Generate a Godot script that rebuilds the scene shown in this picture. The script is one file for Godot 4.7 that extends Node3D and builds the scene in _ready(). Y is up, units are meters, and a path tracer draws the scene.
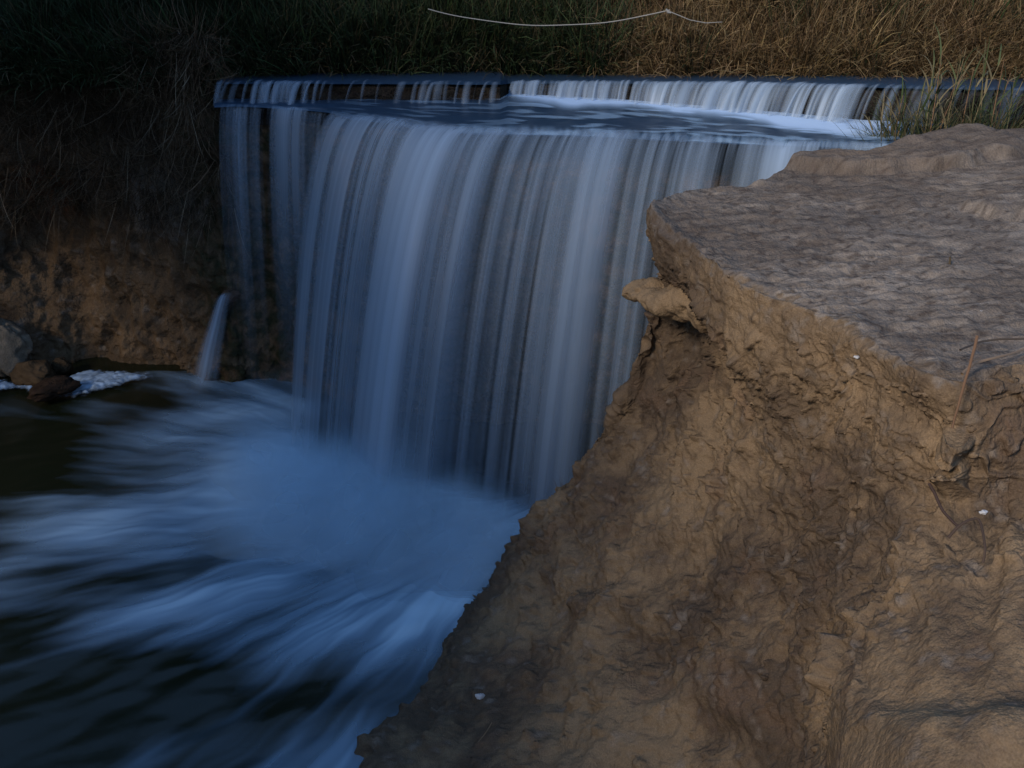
extends Node3D
# A small waterfall at dusk: falls and weir, a pool, an ochre cliff on the near side, a bank of dry grass and reeds behind.

const CAM_Y := 6.05
const PITCH := 25.0
const FOV := 42.0

var M := {}
var na := FastNoiseLite.new()     # smooth fractal noise
var nr := FastNoiseLite.new()     # ridged noise
var nc := FastNoiseLite.new()     # cellular noise
var nl := FastNoiseLite.new()     # rounded lumps
var n1 := FastNoiseLite.new()     # plain single-octave noise
var rng := RandomNumberGenerator.new()

# ---------------------------------------------------------------- places
func ray(px: float, py: float) -> Vector3:
	var f := 384.0 / tan(deg_to_rad(FOV / 2.0))
	var c := cos(deg_to_rad(PITCH))
	var s := sin(deg_to_rad(PITCH))
	var cx := (px - 512.0) / f
	var cy := (384.0 - py) / f
	return Vector3(cx, cy * c - s, -(c + cy * s))

func P(px: float, py: float, depth: float) -> Vector3:      # a pixel at a known distance in front of the camera
	var r := ray(px, py)
	return Vector3(0, CAM_Y, 0) + r * (depth / -r.z)

func PL(px: float, py: float, level: float) -> Vector3:     # a pixel on a known level
	var r := ray(px, py)
	return Vector3(0, CAM_Y, 0) + r * ((level - CAM_Y) / r.y)

func cr(a, b, c, d, t: float):
	return b + 0.5 * t * (c - a + t * (2.0 * a - 5.0 * b + 4.0 * c - d + t * (3.0 * (b - c) + d - a)))

func curve(pts: Array, t: float):                           # t in 0 .. pts.size() - 1
	var i := clampi(int(t), 0, pts.size() - 2)
	return cr(pts[maxi(i - 1, 0)], pts[i], pts[i + 1], pts[mini(i + 2, pts.size() - 1)], t - i)

func sm(a: float, b: float, x: float) -> float:
	return smoothstep(a, b, x)

# ---------------------------------------------------------------- meshes
func grid(nu: int, nv: int, pos: PackedVector3Array, col: PackedColorArray, flip := false) -> ArrayMesh:
	var nor := normals(nu, nv, pos, flip)
	var idx := PackedInt32Array()
	idx.resize((nu - 1) * (nv - 1) * 6)
	var k := 0
	var clear := col.size() > 5000
	for i in nu - 1:
		for j in nv - 1:
			var a := i * nv + j
			var b := a + nv
			if clear and maxf(maxf(col[a].a, col[a + 1].a), maxf(col[b].a, col[b + 1].a)) < 0.012:
				continue                                    # no water here
			if flip:
				idx[k] = a; idx[k + 1] = a + 1; idx[k + 2] = b
				idx[k + 3] = b; idx[k + 4] = a + 1; idx[k + 5] = b + 1
			else:
				idx[k] = a; idx[k + 1] = b; idx[k + 2] = a + 1
				idx[k + 3] = b; idx[k + 4] = b + 1; idx[k + 5] = a + 1
			k += 6
	idx.resize(k)
	return arr_mesh(pos, nor, col, idx)

func normals(nu: int, nv: int, pos: PackedVector3Array, flip := false) -> PackedVector3Array:
	var nor := PackedVector3Array()
	nor.resize(nu * nv)
	var sgn := -1.0 if flip else 1.0
	for i in nu:
		var i0 := maxi(i - 1, 0) * nv
		var i1 := mini(i + 1, nu - 1) * nv
		for j in nv:
			var du := pos[i1 + j] - pos[i0 + j]
			var dv := pos[i * nv + mini(j + 1, nv - 1)] - pos[i * nv + maxi(j - 1, 0)]
			nor[i * nv + j] = (dv.cross(du) * sgn).normalized()
	return nor

func arr_mesh(pos: PackedVector3Array, nor: PackedVector3Array, col: PackedColorArray, idx: PackedInt32Array) -> ArrayMesh:
	var a := []
	a.resize(Mesh.ARRAY_MAX)
	a[Mesh.ARRAY_VERTEX] = pos
	a[Mesh.ARRAY_NORMAL] = nor
	if col.size():
		a[Mesh.ARRAY_COLOR] = col
	a[Mesh.ARRAY_INDEX] = idx
	var m := ArrayMesh.new()
	m.add_surface_from_arrays(Mesh.PRIMITIVE_TRIANGLES, a)
	return m

func obj(called: String, mesh: Mesh, mat: Material, parent: Node = self) -> MeshInstance3D:
	var o := MeshInstance3D.new()
	o.name = called
	o.mesh = mesh
	o.material_override = mat
	for s in mesh.get_surface_count():
		mesh.surface_set_material(s, mat)
	parent.add_child(o, true)
	return o

var counts := {}
func numbered(called: String) -> String:
	var n: int = counts.get(called, 0)
	counts[called] = n + 1
	return called if n == 0 else "%s_%03d" % [called, n]

func tag(o: Node, label: String, category: String, group := "", kind := "") -> void:
	o.set_meta("label", label)
	o.set_meta("category", category)
	if group: o.set_meta("group", group)
	if kind: o.set_meta("kind", kind)

func thing(called: String, label: String, category: String, at := Vector3.ZERO, group := "", kind := "") -> Node3D:
	var o := Node3D.new()
	o.name = numbered(called)
	o.position = at
	add_child(o)
	tag(o, label, category, group, kind)
	return o

# a tube along points; radii per point
func tube(pts: Array, radii: Array, sides := 6, col := Color(1, 1, 1)) -> ArrayMesh:
	var nu := pts.size()
	var pos := PackedVector3Array()
	var cols := PackedColorArray()
	var up := Vector3(0.31, 0.9, 0.2).normalized()
	for i in nu:
		var d: Vector3 = (pts[mini(i + 1, nu - 1)] - pts[maxi(i - 1, 0)]).normalized()
		var x := d.cross(up).normalized()
		var y := x.cross(d).normalized()
		for j in sides + 1:
			var a := TAU * j / sides
			pos.append(pts[i] + (x * cos(a) + y * sin(a)) * radii[i])
			cols.append(col)
	return grid(nu, sides + 1, pos, cols)

# a lumpy boulder
func boulder(r: Vector3, seed_: float, tint: Color, rough := 0.22, res := 40) -> ArrayMesh:
	var nu := res * 2 + 1
	var nv := res + 1
	var pos := PackedVector3Array()
	var cols := PackedColorArray()
	for i in nu:
		for j in nv:
			var a := TAU * i / (nu - 1)
			var b := PI * j / (nv - 1)
			var d := Vector3(sin(b) * cos(a), cos(b), sin(b) * sin(a))
			var q := d * 1.0 + Vector3.ONE * seed_
			var k := 1.0 + rough * na.get_noise_3dv(q * 0.9) * 1.6 + rough * 0.35 * nr.get_noise_3dv(q * 2.0) + 0.03 * na.get_noise_3dv(q * 6.0)
			# flatten some sides so that it reads as broken stone
			for f in [Vector3(0.5, 0.8, 0.3), Vector3(-0.7, 0.2, 0.7), Vector3(0.8, -0.1, 0.6), Vector3(-0.2, 0.3, -0.9)]:
				var h: float = d.dot((f as Vector3).normalized())
				if h * k > 0.8:
					k = lerpf(k, 0.8 / h, 0.75)
			pos.append(d * k * r)
			var t := 0.8 + 0.35 * na.get_noise_3dv(q * 2.5)
			cols.append(Color(tint.r * t, tint.g * t, tint.b * t))
	return grid(nu, nv, pos, cols, true)

# a clump of blades: returns a mesh of thin bent strips
func blades(n: int, h0: float, h1: float, w: float, spread: float, lean: float, droop: float, cols: Array, seed_: int, segs := 4) -> ArrayMesh:
	var r := RandomNumberGenerator.new()
	r.seed = seed_
	var pos := PackedVector3Array()
	var nor := PackedVector3Array()
	var cc := PackedColorArray()
	var idx := PackedInt32Array()
	for k in n:
		var a := r.randf() * TAU
		var at := Vector3(cos(a), 0, sin(a)) * spread * sqrt(r.randf())
		var dirn := Vector3(cos(a + r.randfn(0, 0.6)), 0, sin(a + r.randfn(0, 0.6))).normalized()
		var h := r.randf_range(h0, h1)
		var ln := absf(r.randfn(0, lean))
		var dr := droop * r.randf_range(0.3, 1.3)
		var side := dirn.cross(Vector3.UP).rotated(Vector3.UP, r.randf_range(-1, 1))
		var c: Color = cols[r.randi() % cols.size()]
		var tone := r.randf_range(0.75, 1.15)
		c = Color(c.r * tone, c.g * tone, c.b * tone)
		var base := pos.size()
		var p := at
		var el := PI / 2.0 - ln
		for s in segs + 1:
			var t := float(s) / segs
			var wd := w * (1.0 - pow(t, 1.6)) * r.randf_range(0.85, 1.15) + 0.0004
			var d := dirn * cos(el) + Vector3.UP * sin(el)
			var nn := d.cross(side).normalized()
			pos.append(p - side * wd); pos.append(p + side * wd)
			nor.append(nn); nor.append(nn)
			cc.append(c); cc.append(c)
			p += d * h / segs
			el -= dr / segs * (0.4 + 1.6 * t)
		for s in segs:
			var q := base + s * 2
			idx.append_array([q, q + 1, q + 2, q + 1, q + 3, q + 2])
	return arr_mesh(pos, nor, cc, idx)

func scatter(called: String, mesh: Mesh, mat: Material, xf: Array, cols: Array, label: String, category: String) -> MultiMeshInstance3D:
	var mm := MultiMesh.new()
	mm.transform_format = MultiMesh.TRANSFORM_3D
	mm.use_colors = true
	mesh.surface_set_material(0, mat)
	mm.mesh = mesh
	mm.instance_count = xf.size()
	for i in xf.size():
		mm.set_instance_transform(i, xf[i])
		mm.set_instance_color(i, cols[i])
	var o := MultiMeshInstance3D.new()
	o.name = called
	o.multimesh = mm
	o.material_override = mat
	add_child(o, true)
	tag(o, label, category, "", "stuff")
	return o

# ---------------------------------------------------------------- materials
func noise_tex(size: int, freq: float, kind: int, fractal: int, oct: int, seed_: int, lo: float, hi: float) -> NoiseTexture2D:
	var n := FastNoiseLite.new()
	n.noise_type = kind
	n.seed = seed_
	n.frequency = freq
	n.fractal_type = fractal
	n.fractal_octaves = oct
	if kind == FastNoiseLite.TYPE_CELLULAR:
		n.cellular_return_type = FastNoiseLite.RETURN_DISTANCE
	var t := NoiseTexture2D.new()
	t.width = size; t.height = size
	t.seamless = true
	t.noise = n
	var g := Gradient.new()
	g.set_color(0, Color(lo, lo, lo)); g.set_color(1, Color(hi, hi, hi))
	t.color_ramp = g
	return t

func rock_mat(scale: float, height: float, rough: float) -> StandardMaterial3D:
	var m := StandardMaterial3D.new()
	m.vertex_color_use_as_albedo = true
	m.albedo_color = Color(1, 1, 1)
	m.albedo_texture = M.t_grain
	m.roughness = rough
	m.metallic_specular = 0.12
	m.uv1_triplanar = true
	m.uv1_world_triplanar = true
	m.uv1_scale = Vector3.ONE * scale
	m.heightmap_enabled = true
	m.heightmap_texture = M.t_height
	m.heightmap_scale = height
	return m

func leaf_mat(back: Color) -> StandardMaterial3D:
	var m := StandardMaterial3D.new()
	m.vertex_color_use_as_albedo = true
	m.roughness = 0.7
	m.metallic_specular = 0.3
	m.cull_mode = BaseMaterial3D.CULL_DISABLED
	return m

func make_materials() -> void:
	M.t_grain = noise_tex(1024, 0.05, FastNoiseLite.TYPE_SIMPLEX_SMOOTH, FastNoiseLite.FRACTAL_FBM, 6, 11, 0.66, 1.0)
	M.t_height = noise_tex(1024, 0.022, FastNoiseLite.TYPE_CELLULAR, FastNoiseLite.FRACTAL_FBM, 5, 5, 1.0, 0.0)
	M.t_water = noise_tex(512, 0.012, FastNoiseLite.TYPE_SIMPLEX_SMOOTH, FastNoiseLite.FRACTAL_FBM, 4, 23, 0.0, 1.0)
	M.rock = rock_mat(1.7, 1.1, 1.0)
	M.wet_rock = rock_mat(0.7, 3.5, 0.6)
	M.bank = rock_mat(0.5, 6.0, 0.95)
	M.grass = leaf_mat(Color(0.25, 0.25, 0.2))
	# water of the pool: dark, glossy, rippled
	var w := StandardMaterial3D.new()
	w.albedo_color = Color(0.012, 0.014, 0.006).linear_to_srgb()
	w.roughness = 0.24
	w.metallic_specular = 0.4
	w.uv1_triplanar = true
	w.uv1_world_triplanar = true
	w.uv1_scale = Vector3(0.35, 0.35, 0.35)
	w.heightmap_enabled = true
	w.heightmap_texture = M.t_water
	w.heightmap_scale = 0.3
	M.water = w
	# water running over the shelf: darker, glossy, a little blue
	var sw := w.duplicate()
	sw.albedo_color = Color(0.025, 0.05, 0.085).linear_to_srgb()
	sw.roughness = 0.3
	sw.heightmap_scale = 0.8
	M.shelf_water = sw
	# white water: veils and foam, density in the vertex alpha
	var v := StandardMaterial3D.new()
	v.albedo_color = Color(1, 1, 1)
	v.vertex_color_use_as_albedo = true
	v.transparency = BaseMaterial3D.TRANSPARENCY_ALPHA
	v.cull_mode = BaseMaterial3D.CULL_DISABLED
	v.roughness = 0.45
	v.metallic_specular = 0.4
	v.backlight_enabled = true
	v.backlight = Color(0.5, 0.5, 0.5)
	M.veil = v
	var f := v.duplicate()
	f.backlight_enabled = false
	f.roughness = 0.6
	M.foam = f
	var r := StandardMaterial3D.new()
	r.albedo_color = Color(0.3, 0.28, 0.24).linear_to_srgb()
	r.roughness = 0.9
	M.rope = r
	var t := StandardMaterial3D.new()
	t.vertex_color_use_as_albedo = true
	t.roughness = 0.8
	M.twig = t
	var wh := StandardMaterial3D.new()
	wh.albedo_color = Color(0.5, 0.49, 0.48).linear_to_srgb()
	wh.roughness = 0.7
	M.white = wh

func setup_noise() -> void:
	na.seed = 7; na.noise_type = FastNoiseLite.TYPE_SIMPLEX_SMOOTH; na.frequency = 1.0; na.fractal_type = FastNoiseLite.FRACTAL_FBM; na.fractal_octaves = 3
	nr.seed = 19; nr.noise_type = FastNoiseLite.TYPE_SIMPLEX; nr.frequency = 1.0; nr.fractal_type = FastNoiseLite.FRACTAL_RIDGED; nr.fractal_octaves = 3
	nc.seed = 3; nc.noise_type = FastNoiseLite.TYPE_CELLULAR; nc.frequency = 1.0; nc.cellular_return_type = FastNoiseLite.RETURN_DISTANCE2_SUB; nc.fractal_type = FastNoiseLite.FRACTAL_NONE
	nl.seed = 29; nl.noise_type = FastNoiseLite.TYPE_CELLULAR; nl.frequency = 1.0; nl.cellular_return_type = FastNoiseLite.RETURN_DISTANCE; nl.fractal_type = FastNoiseLite.FRACTAL_NONE
	n1.seed = 41; n1.noise_type = FastNoiseLite.TYPE_SIMPLEX_SMOOTH; n1.frequency = 1.0; n1.fractal_type = FastNoiseLite.FRACTAL_NONE

# ---------------------------------------------------------------- the near cliff
func cliff_net() -> Array:
	# stations along the rim, from the far side round the tip to the foreground; each runs from inland over the rim and down to under the water
	var net := []
	var L := 3.98
	var far := [
		[Vector3(9.5, 4.2, -11.2), Vector3(9.5, 4.174, -7.9), Vector3(9.0, 0, -12.0)],
		[PL(1040, 130, 4.15), Vector3(7.2, 4.116, -7.9), Vector3(5.4, 0, -11.4)],
		[PL(935, 142, 4.12), Vector3(5.4, 4.071, -7.9), Vector3(4.2, 0, -11.2)],
		[PL(870, 163, 4.0), Vector3(4.4, 4.046, -7.9), Vector3(3.3, 0, -10.8)],
		[PL(800, 167, 3.98), Vector3(3.6, 4.026, -7.9), Vector3(2.5, 0, -10.2)],
		[PL(752, 186, 3.96), Vector3(2.9, 4.009, -7.9), Vector3(1.7, 0, -9.5)],
		[PL(700, 190, L), Vector3(2.3, 3.994, -7.9), Vector3(0.95, 0, -8.9)],
		[PL(664, 201, L), Vector3(1.85, 3.982, -7.9), Vector3(0.2, 0, -8.35)],
	]
	for s in far:
		var rim: Vector3 = s[0]
		var inl: Vector3 = s[1]
		var foot: Vector3 = s[2]
		var prof := [inl, inl.lerp(rim, 0.5), inl.lerp(rim, 0.85), rim]
		prof.append(rim + Vector3(0.05, -0.35, 0.05))
		for t in [0.25, 0.45, 0.65, 0.85]:
			prof.append((rim + Vector3(0.15, 0, 0.15)).lerp(foot, t) + Vector3(0.12, 0, 0.1) * sin(t * PI))
		prof.append(foot)
		prof.append(foot + Vector3(-0.3, -0.7, -0.2))
		net.append(prof)
	var near := [
		[PL(650, 213, L), Vector3(1.75, 3.980, -7.9), P(654, 262, 7.68), P(668, 312, 7.8), P(641, 400, 7.85), P(588, 462, 7.95), P(522, 543, 8.05), PL(468, 617, 0)],
		[PL(700, 255, L), Vector3(2.2, 3.991, -7.9), P(692, 300, 6.72), P(706, 345, 7.4), P(676, 430, 7.45), P(610, 520, 7.15), P(535, 610, 6.95), PL(424, 692, 0)],
		[PL(760, 289, L), Vector3(2.8, 4.006, -7.9), P(754, 338, 5.9), P(750, 400, 6.32), P(728, 490, 6.25), P(672, 590, 6.05), P(560, 690, 5.95), PL(376, 772, 0)],
		[PL(812, 308, L), Vector3(3.5, 4.024, -7.9), P(808, 360, 5.42), P(803, 440, 5.5), P(786, 540, 5.4), P(745, 650, 5.1), P(655, 800, 4.7), PL(450, 900, 0)],
		[PL(870, 342, L), Vector3(4.3, 4.044, -7.9), P(868, 395, 4.97), P(864, 470, 4.98), P(848, 570, 4.75), P(822, 680, 4.4), P(790, 830, 3.95), PL(600, 1100, 0)],
		[PL(915, 366, L), Vector3(5.2, 4.066, -7.9), P(918, 415, 4.62), P(918, 490, 4.55), P(888, 585, 4.2), P(853, 672, 3.85), P(833, 800, 3.3), PL(720, 1300, 0)],
		[PL(965, 380, L), Vector3(6.0, 4.086, -7.9), P(962, 430, 4.48), P(962, 500, 4.35), P(935, 590, 3.85), P(905, 690, 3.4), P(868, 810, 2.9), Vector3(0.7, 0, -2.0)],
		[PL(1005, 366, 4.02), Vector3(6.6, 4.101, -7.9), P(1003, 420, 4.45), P(1003, 505, 4.3), P(985, 590, 3.75), P(965, 690, 3.25), P(925, 830, 2.65), Vector3(0.9, 0, -1.6)],
		[PL(1080, 366, 4.04), Vector3(7.2, 4.116, -7.9), P(1082, 425, 4.4), P(1085, 510, 4.15), P(1085, 600, 3.55), P(1085, 700, 3.05), P(1085, 850, 2.45), Vector3(1.2, 0, -1.0)],
		[Vector3(4.9, 4.1, -4.0), Vector3(9.5, 4.174, -7.9), Vector3(4.9, 3.8, -3.9), Vector3(4.85, 3.5, -3.5), Vector3(4.6, 3.42, -2.8), Vector3(4.3, 3.35, -2.1), Vector3(3.9, 3.3, -1.2), Vector3(3.0, 0, 0.6)],
	]
	for s in near:
		var rim: Vector3 = s[0]
		var inl: Vector3 = s[1]
		var prof := [inl, inl.lerp(rim, 0.5), inl.lerp(rim, 0.85), rim]
		for k in range(2, 8):
			prof.append(s[k])
		prof.append(s[7] + Vector3(-0.25, -0.7, 0.15))
		net.append(prof)
	return net

func rock_relief(p: Vector3, top: float) -> float:
	# top: 1 on the trodden plateau, 0 on the broken face
	var face := 1.0 - top
	var d := 0.0
	if face > 0.01:
		var low := sm(3.4, 2.4, p.y)
		var near := 1.0 - 0.55 * sm(-4.2, -3.6, p.z)
		var e := 0.17 * na.get_noise_3dv(p * 0.7 + Vector3(3.1, 0, 0))
		e += lerpf(0.02, 0.05, low) * near * (nr.get_noise_3dv(p * 1.1 + Vector3(0, 5, 0)) - 0.4)
		e += 0.05 * na.get_noise_3d(p.x * 2.6 + p.y * 1.2, p.y * 1.3, p.z * 2.6)
		e += (1.0 - low) * 0.03 * na.get_noise_3d(p.x * 0.8, p.y * 6.5, p.z * 0.8)
		e += 0.025 * near * (nc.get_noise_3dv(p * 3.2) + 0.4)
		e -= 0.020 * near * (nl.get_noise_3dv(p * 6.0 + Vector3.ONE * na.get_noise_3dv(p * 3.0)) + 0.5) * sm(-0.3, 0.3, na.get_noise_3dv(p * 1.6)) + 0.010 * (nl.get_noise_3dv(p * 17.0) + 0.5)
		var wp := p + Vector3(na.get_noise_3dv(p * 2.0), na.get_noise_3dv(p * 2.0 + Vector3(9, 0, 0)), na.get_noise_3dv(p * 2.0 + Vector3(0, 9, 0))) * 0.25
		e -= 0.035 * sm(-0.90, -0.985, nc.get_noise_3dv(wp * 1.9)) * sm(-0.1, 0.3, na.get_noise_3dv(p * 0.9 + Vector3(33, 0, 0)))     # shrinkage cracks
		e -= 0.018 * sm(-0.88, -0.98, nc.get_noise_3dv(wp * 5.0 + Vector3(4, 4, 4))) * sm(-0.15, 0.25, na.get_noise_3dv(p * 1.5 + Vector3(0, 0, 33)))
		e += 0.014 * na.get_noise_3dv(p * 11.0) + 0.008 * na.get_noise_3dv(p * 30.0)
		e -= 0.05 * near * sm(0.32, 0.55, na.get_noise_3dv(p * 4.2 + Vector3(50, 0, 0)))     # pits where lumps have fallen out
		e += 0.05 * low * na.get_noise_3d((p.x - p.z) * 2.2, p.y * 0.6, 4.0)                    # rain runnels
		d += e * face * (1.0 - 0.68 * sm(-4.1, -3.4, p.z))
	if top > 0.01:
		var e := 0.04 * na.get_noise_3dv(p * 0.6)
		e += 0.022 * na.get_noise_3d(p.x * 2.4 + p.z * 0.8, 0, p.z * 4.2)
		e += 0.02 * nr.get_noise_3d(p.x * 1.7 + p.z, 3, p.z * 3.0)
		e += 0.012 * (nc.get_noise_3d(p.x * 3.1 + p.z, 0, p.z * 4.6) + 0.4)
		e += 0.010 * na.get_noise_3d(p.x * 9.0, 0, p.z * 12.0) + 0.007 * (nc.get_noise_3d(p.x * 13.0, 0, p.z * 17.0) + 0.4) * sm(-0.2, 0.3, na.get_noise_3d(p.x * 1.5, 9, p.z * 1.5))
		d += e * top
	return d

func rock_color(p: Vector3, v: float) -> Color:      # v: place on the profile; the plateau ends at its rim, 3
	var crust := Color(0.265, 0.215, 0.170)       # trodden grey crust
	var dust := Color(0.43, 0.355, 0.28)
	var ochre := Color(0.37, 0.255, 0.15)        # fresh ochre earth under the crust
	var brown := Color(0.155, 0.110, 0.075)       # dull brown clay lower down
	var a := na.get_noise_3dv(p * 1.3)
	var b := na.get_noise_3dv(p * 4.5 + Vector3(9, 0, 0))
	var c := na.get_noise_3dv(p * 0.5 + Vector3(0, 0, 20))
	var g := na.get_noise_3dv(p * 13.0)
	var st := na.get_noise_3d(p.x * 2.2 + p.z * 1.5, 0, p.z * 9.0)
	var top := crust.lerp(dust, clampf(0.40 + a * 1.2 + b * 1.0 + st * 1.1 + g * 0.4, 0, 1))
	top = top.lerp(Color(0.11, 0.085, 0.07), clampf(nr.get_noise_3d(p.x * 3.0 + p.z, 8, p.z * 7.0) * 1.6 - 0.6 + g * 1.0, 0, 0.85))
	top = top.lerp(Color(0.135, 0.102, 0.08), clampf(c * 1.7 + a * 1.3 + b * 1.0 + g * 0.5 + 0.32 , 0, 0.6))
	var face := ochre.lerp(brown, clampf(0.60 + c * 1.5 + a * 0.7 + b * 0.5 + g * 0.35, 0, 1))
	face = face.lerp(Color(0.32, 0.20, 0.125), clampf(a * 1.2 - 0.3, 0, 0.5))
	face = face.lerp(dust, clampf(b * 1.3 - 0.4 + g * 0.3, 0, 0.5))
	face = face.lerp(Color(0.10, 0.07, 0.048), clampf(na.get_noise_3dv(p * 7.0 + Vector3(0, 40, 0)) * 1.6 - 0.55, 0, 0.7))
	var k := sm(3.18, 2.78, v + 0.45 * b + 0.35 * g)     # the crust breaks off raggedly at the rim
	return face.lerp(top, k)

func cleft(p: Vector3, a: Vector3, b: Vector3, w: float, deep: float) -> float:
	var t := clampf((p - a).dot(b - a) / (b - a).length_squared(), 0, 1)
	var q := a.lerp(b, t)
	var d := p.distance_to(q) + 0.03 * na.get_noise_3dv(p * 8.0)
	return -deep * sm(w, w * 0.35, d)

func make_cliff() -> void:
	var net := cliff_net()
	var ns := net.size()
	var nk: int = net[0].size()
	# denser along the stations and profile spans that the picture shows
	var us := []
	var per_u := [3, 12, 20, 20, 26, 28, 26, 26, 52, 74, 74, 80, 74, 74, 56, 30, 8]
	for i in ns - 1:
		for j in per_u[i]:
			us.append(i + float(j) / per_u[i])
	us.append(ns - 1.0)
	var vs := []
	var per_v := [36, 64, 54, 42, 52, 72, 74, 68, 54, 5]
	for i in nk - 1:
		for j in per_v[i]:
			vs.append(i + float(j) / per_v[i])
	vs.append(nk - 1.0)
	var nu := us.size()
	var nv := vs.size()
	var pos := PackedVector3Array()
	pos.resize(nu * nv)
	for i in nu:
		var prof := []
		for k in nk:
			var u: float = us[i]
			var s := clampi(int(u), 0, ns - 2)
			prof.append(cr(net[maxi(s - 1, 0)][k], net[s][k], net[s + 1][k], net[mini(s + 2, ns - 1)][k], u - s))
		for j in nv:
			pos[i * nv + j] = curve(prof, vs[j])
	var nor := normals(nu, nv, pos, true)
	var out := PackedVector3Array()
	out.resize(nu * nv)
	for i in nu:
		for j in nv:
			var q := i * nv + j
			var p := pos[q]
			var n := nor[q]
			var v: float = vs[j]
			var top := 1.0 - sm(2.75, 3.25, v)
			var dir := n.lerp(Vector3.UP, top).normalized()
			var d := rock_relief(p, top) * lerpf(1.0, lerpf(0.4, 1.0, sm(3.3, 4.3, v)), 1.0 - top)
			# a raised slab at the far end of the plateau
			if top > 0.5:
				var e := Vector2((p.x - 3.45) / 1.25, (p.z + 9.4) / 0.62)
				var e2 := Vector2((p.x - 4.6) / 1.0, (p.z + 7.55) / 0.42)
				d += 0.07 * sm(1.1, 0.9, e2.length() + 0.3 * na.get_noise_2d(p.x * 2.0, p.z * 2.0)) * top
				d += 0.12 * sm(1.1, 0.92, e.length() + 0.12 * na.get_noise_2d(p.x * 2.0, p.z * 2.0)) * top
			else:
				d += cleft(p, P(957, 432, 4.46), P(953, 488, 4.4), 0.075, 0.22)
				d += cleft(p, P(842, 652, 4.05), P(838, 680, 3.95), 0.10, 0.12)
				d += cleft(p, P(985, 385, 4.5), P(1030, 392, 4.5), 0.03, 0.05)
			out[q] = p + dir * d
	var n2 := normals(nu, nv, out, true)
	var col := PackedColorArray()
	col.resize(nu * nv)
	for q in nu * nv:
		col[q] = rock_color(out[q], vs[q % nv])
	var root := thing("rock_cliff", "ochre earth cliff with a flat grey top jutting toward the falls", "cliff", Vector3.ZERO, "", "structure")
	obj("cliff_face", grid(nu, nv, out, col, true), M.rock, root)
	# loose crumbs of earth lying on the cliff
	var cx := [[], []]
	var cc := [[], []]
	rng.seed = 88
	for k in 9000:
		var i := rng.randi_range(60, nu - 20)
		var j := rng.randi_range(20, nv - 40)
		var q := i * nv + j
		if n2[q].y < 0.25 or na.get_noise_3dv(out[q] * 1.4 + Vector3(70, 0, 0)) < rng.randf_range(-0.35, 0.25): continue
		var sz := 0.004 + 0.022 * pow(rng.randf(), 4.0)
		cx[k % 2].append(Transform3D(Basis.from_euler(Vector3(rng.randf() * TAU, rng.randf() * TAU, 0)).scaled(Vector3(1.3, 0.8, 1.0) * sz), out[q] + n2[q] * sz * 0.3))
		var tn := rng.randf_range(0.8, 1.35)
		cc[k % 2].append(Color(col[q].r * tn, col[q].g * tn, col[q].b * tn))
	for k in 2:
		scatter("loose_crumbs" if k == 0 else "loose_crumbs_001", boulder(Vector3.ONE, 3.0 + k * 9.0, Color(1.2, 1.2, 1.2), 0.35, 5), M.rock, cx[k], cc[k], ["fine brown crumbs of earth scattered over the cliff", "small angular clods lying among the crumbs on the cliff"][k], "crumbs")
	# the nose of rock under the tip
	var a := P(728, 300, 6.9)
	var b := P(624, 291, 7.62)
	var ax := (b - a).normalized()
	var side := ax.cross(Vector3.UP).normalized()
	var up := side.cross(ax).normalized()
	var np := PackedVector3Array()
	var ncol := PackedColorArray()
	var an := 70
	var bn := 48
	for i in an + 1:
		var t := float(i) / an
		var rr := 0.19 * pow(1.0 - pow(t, 6.0), 0.5) * lerpf(1.5, 0.72, t)
		for j in bn + 1:
			var w := TAU * j / bn
			var p := a.lerp(b, t) + side * cos(w) * rr * 1.2 + up * sin(w) * rr * (0.55 if sin(w) > 0 else 0.75)
			var o := (p - a.lerp(b, t)).normalized()
			if t > 0.97: o = (o * (1.0 - t) * 30.0 + ax).normalized()
			p += o * (0.09 * na.get_noise_3dv(p * 2.6) + 0.05 * (nc.get_noise_3dv(p * 4.5) + 0.4) + 0.022 * na.get_noise_3dv(p * 11.0)) * minf(1.0, rr * 20.0)
			np.append(p)
			ncol.append(Color(0.37, 0.255, 0.15))
	obj("rock_nose", grid(an + 1, bn + 1, np, ncol), M.rock, root)

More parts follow.
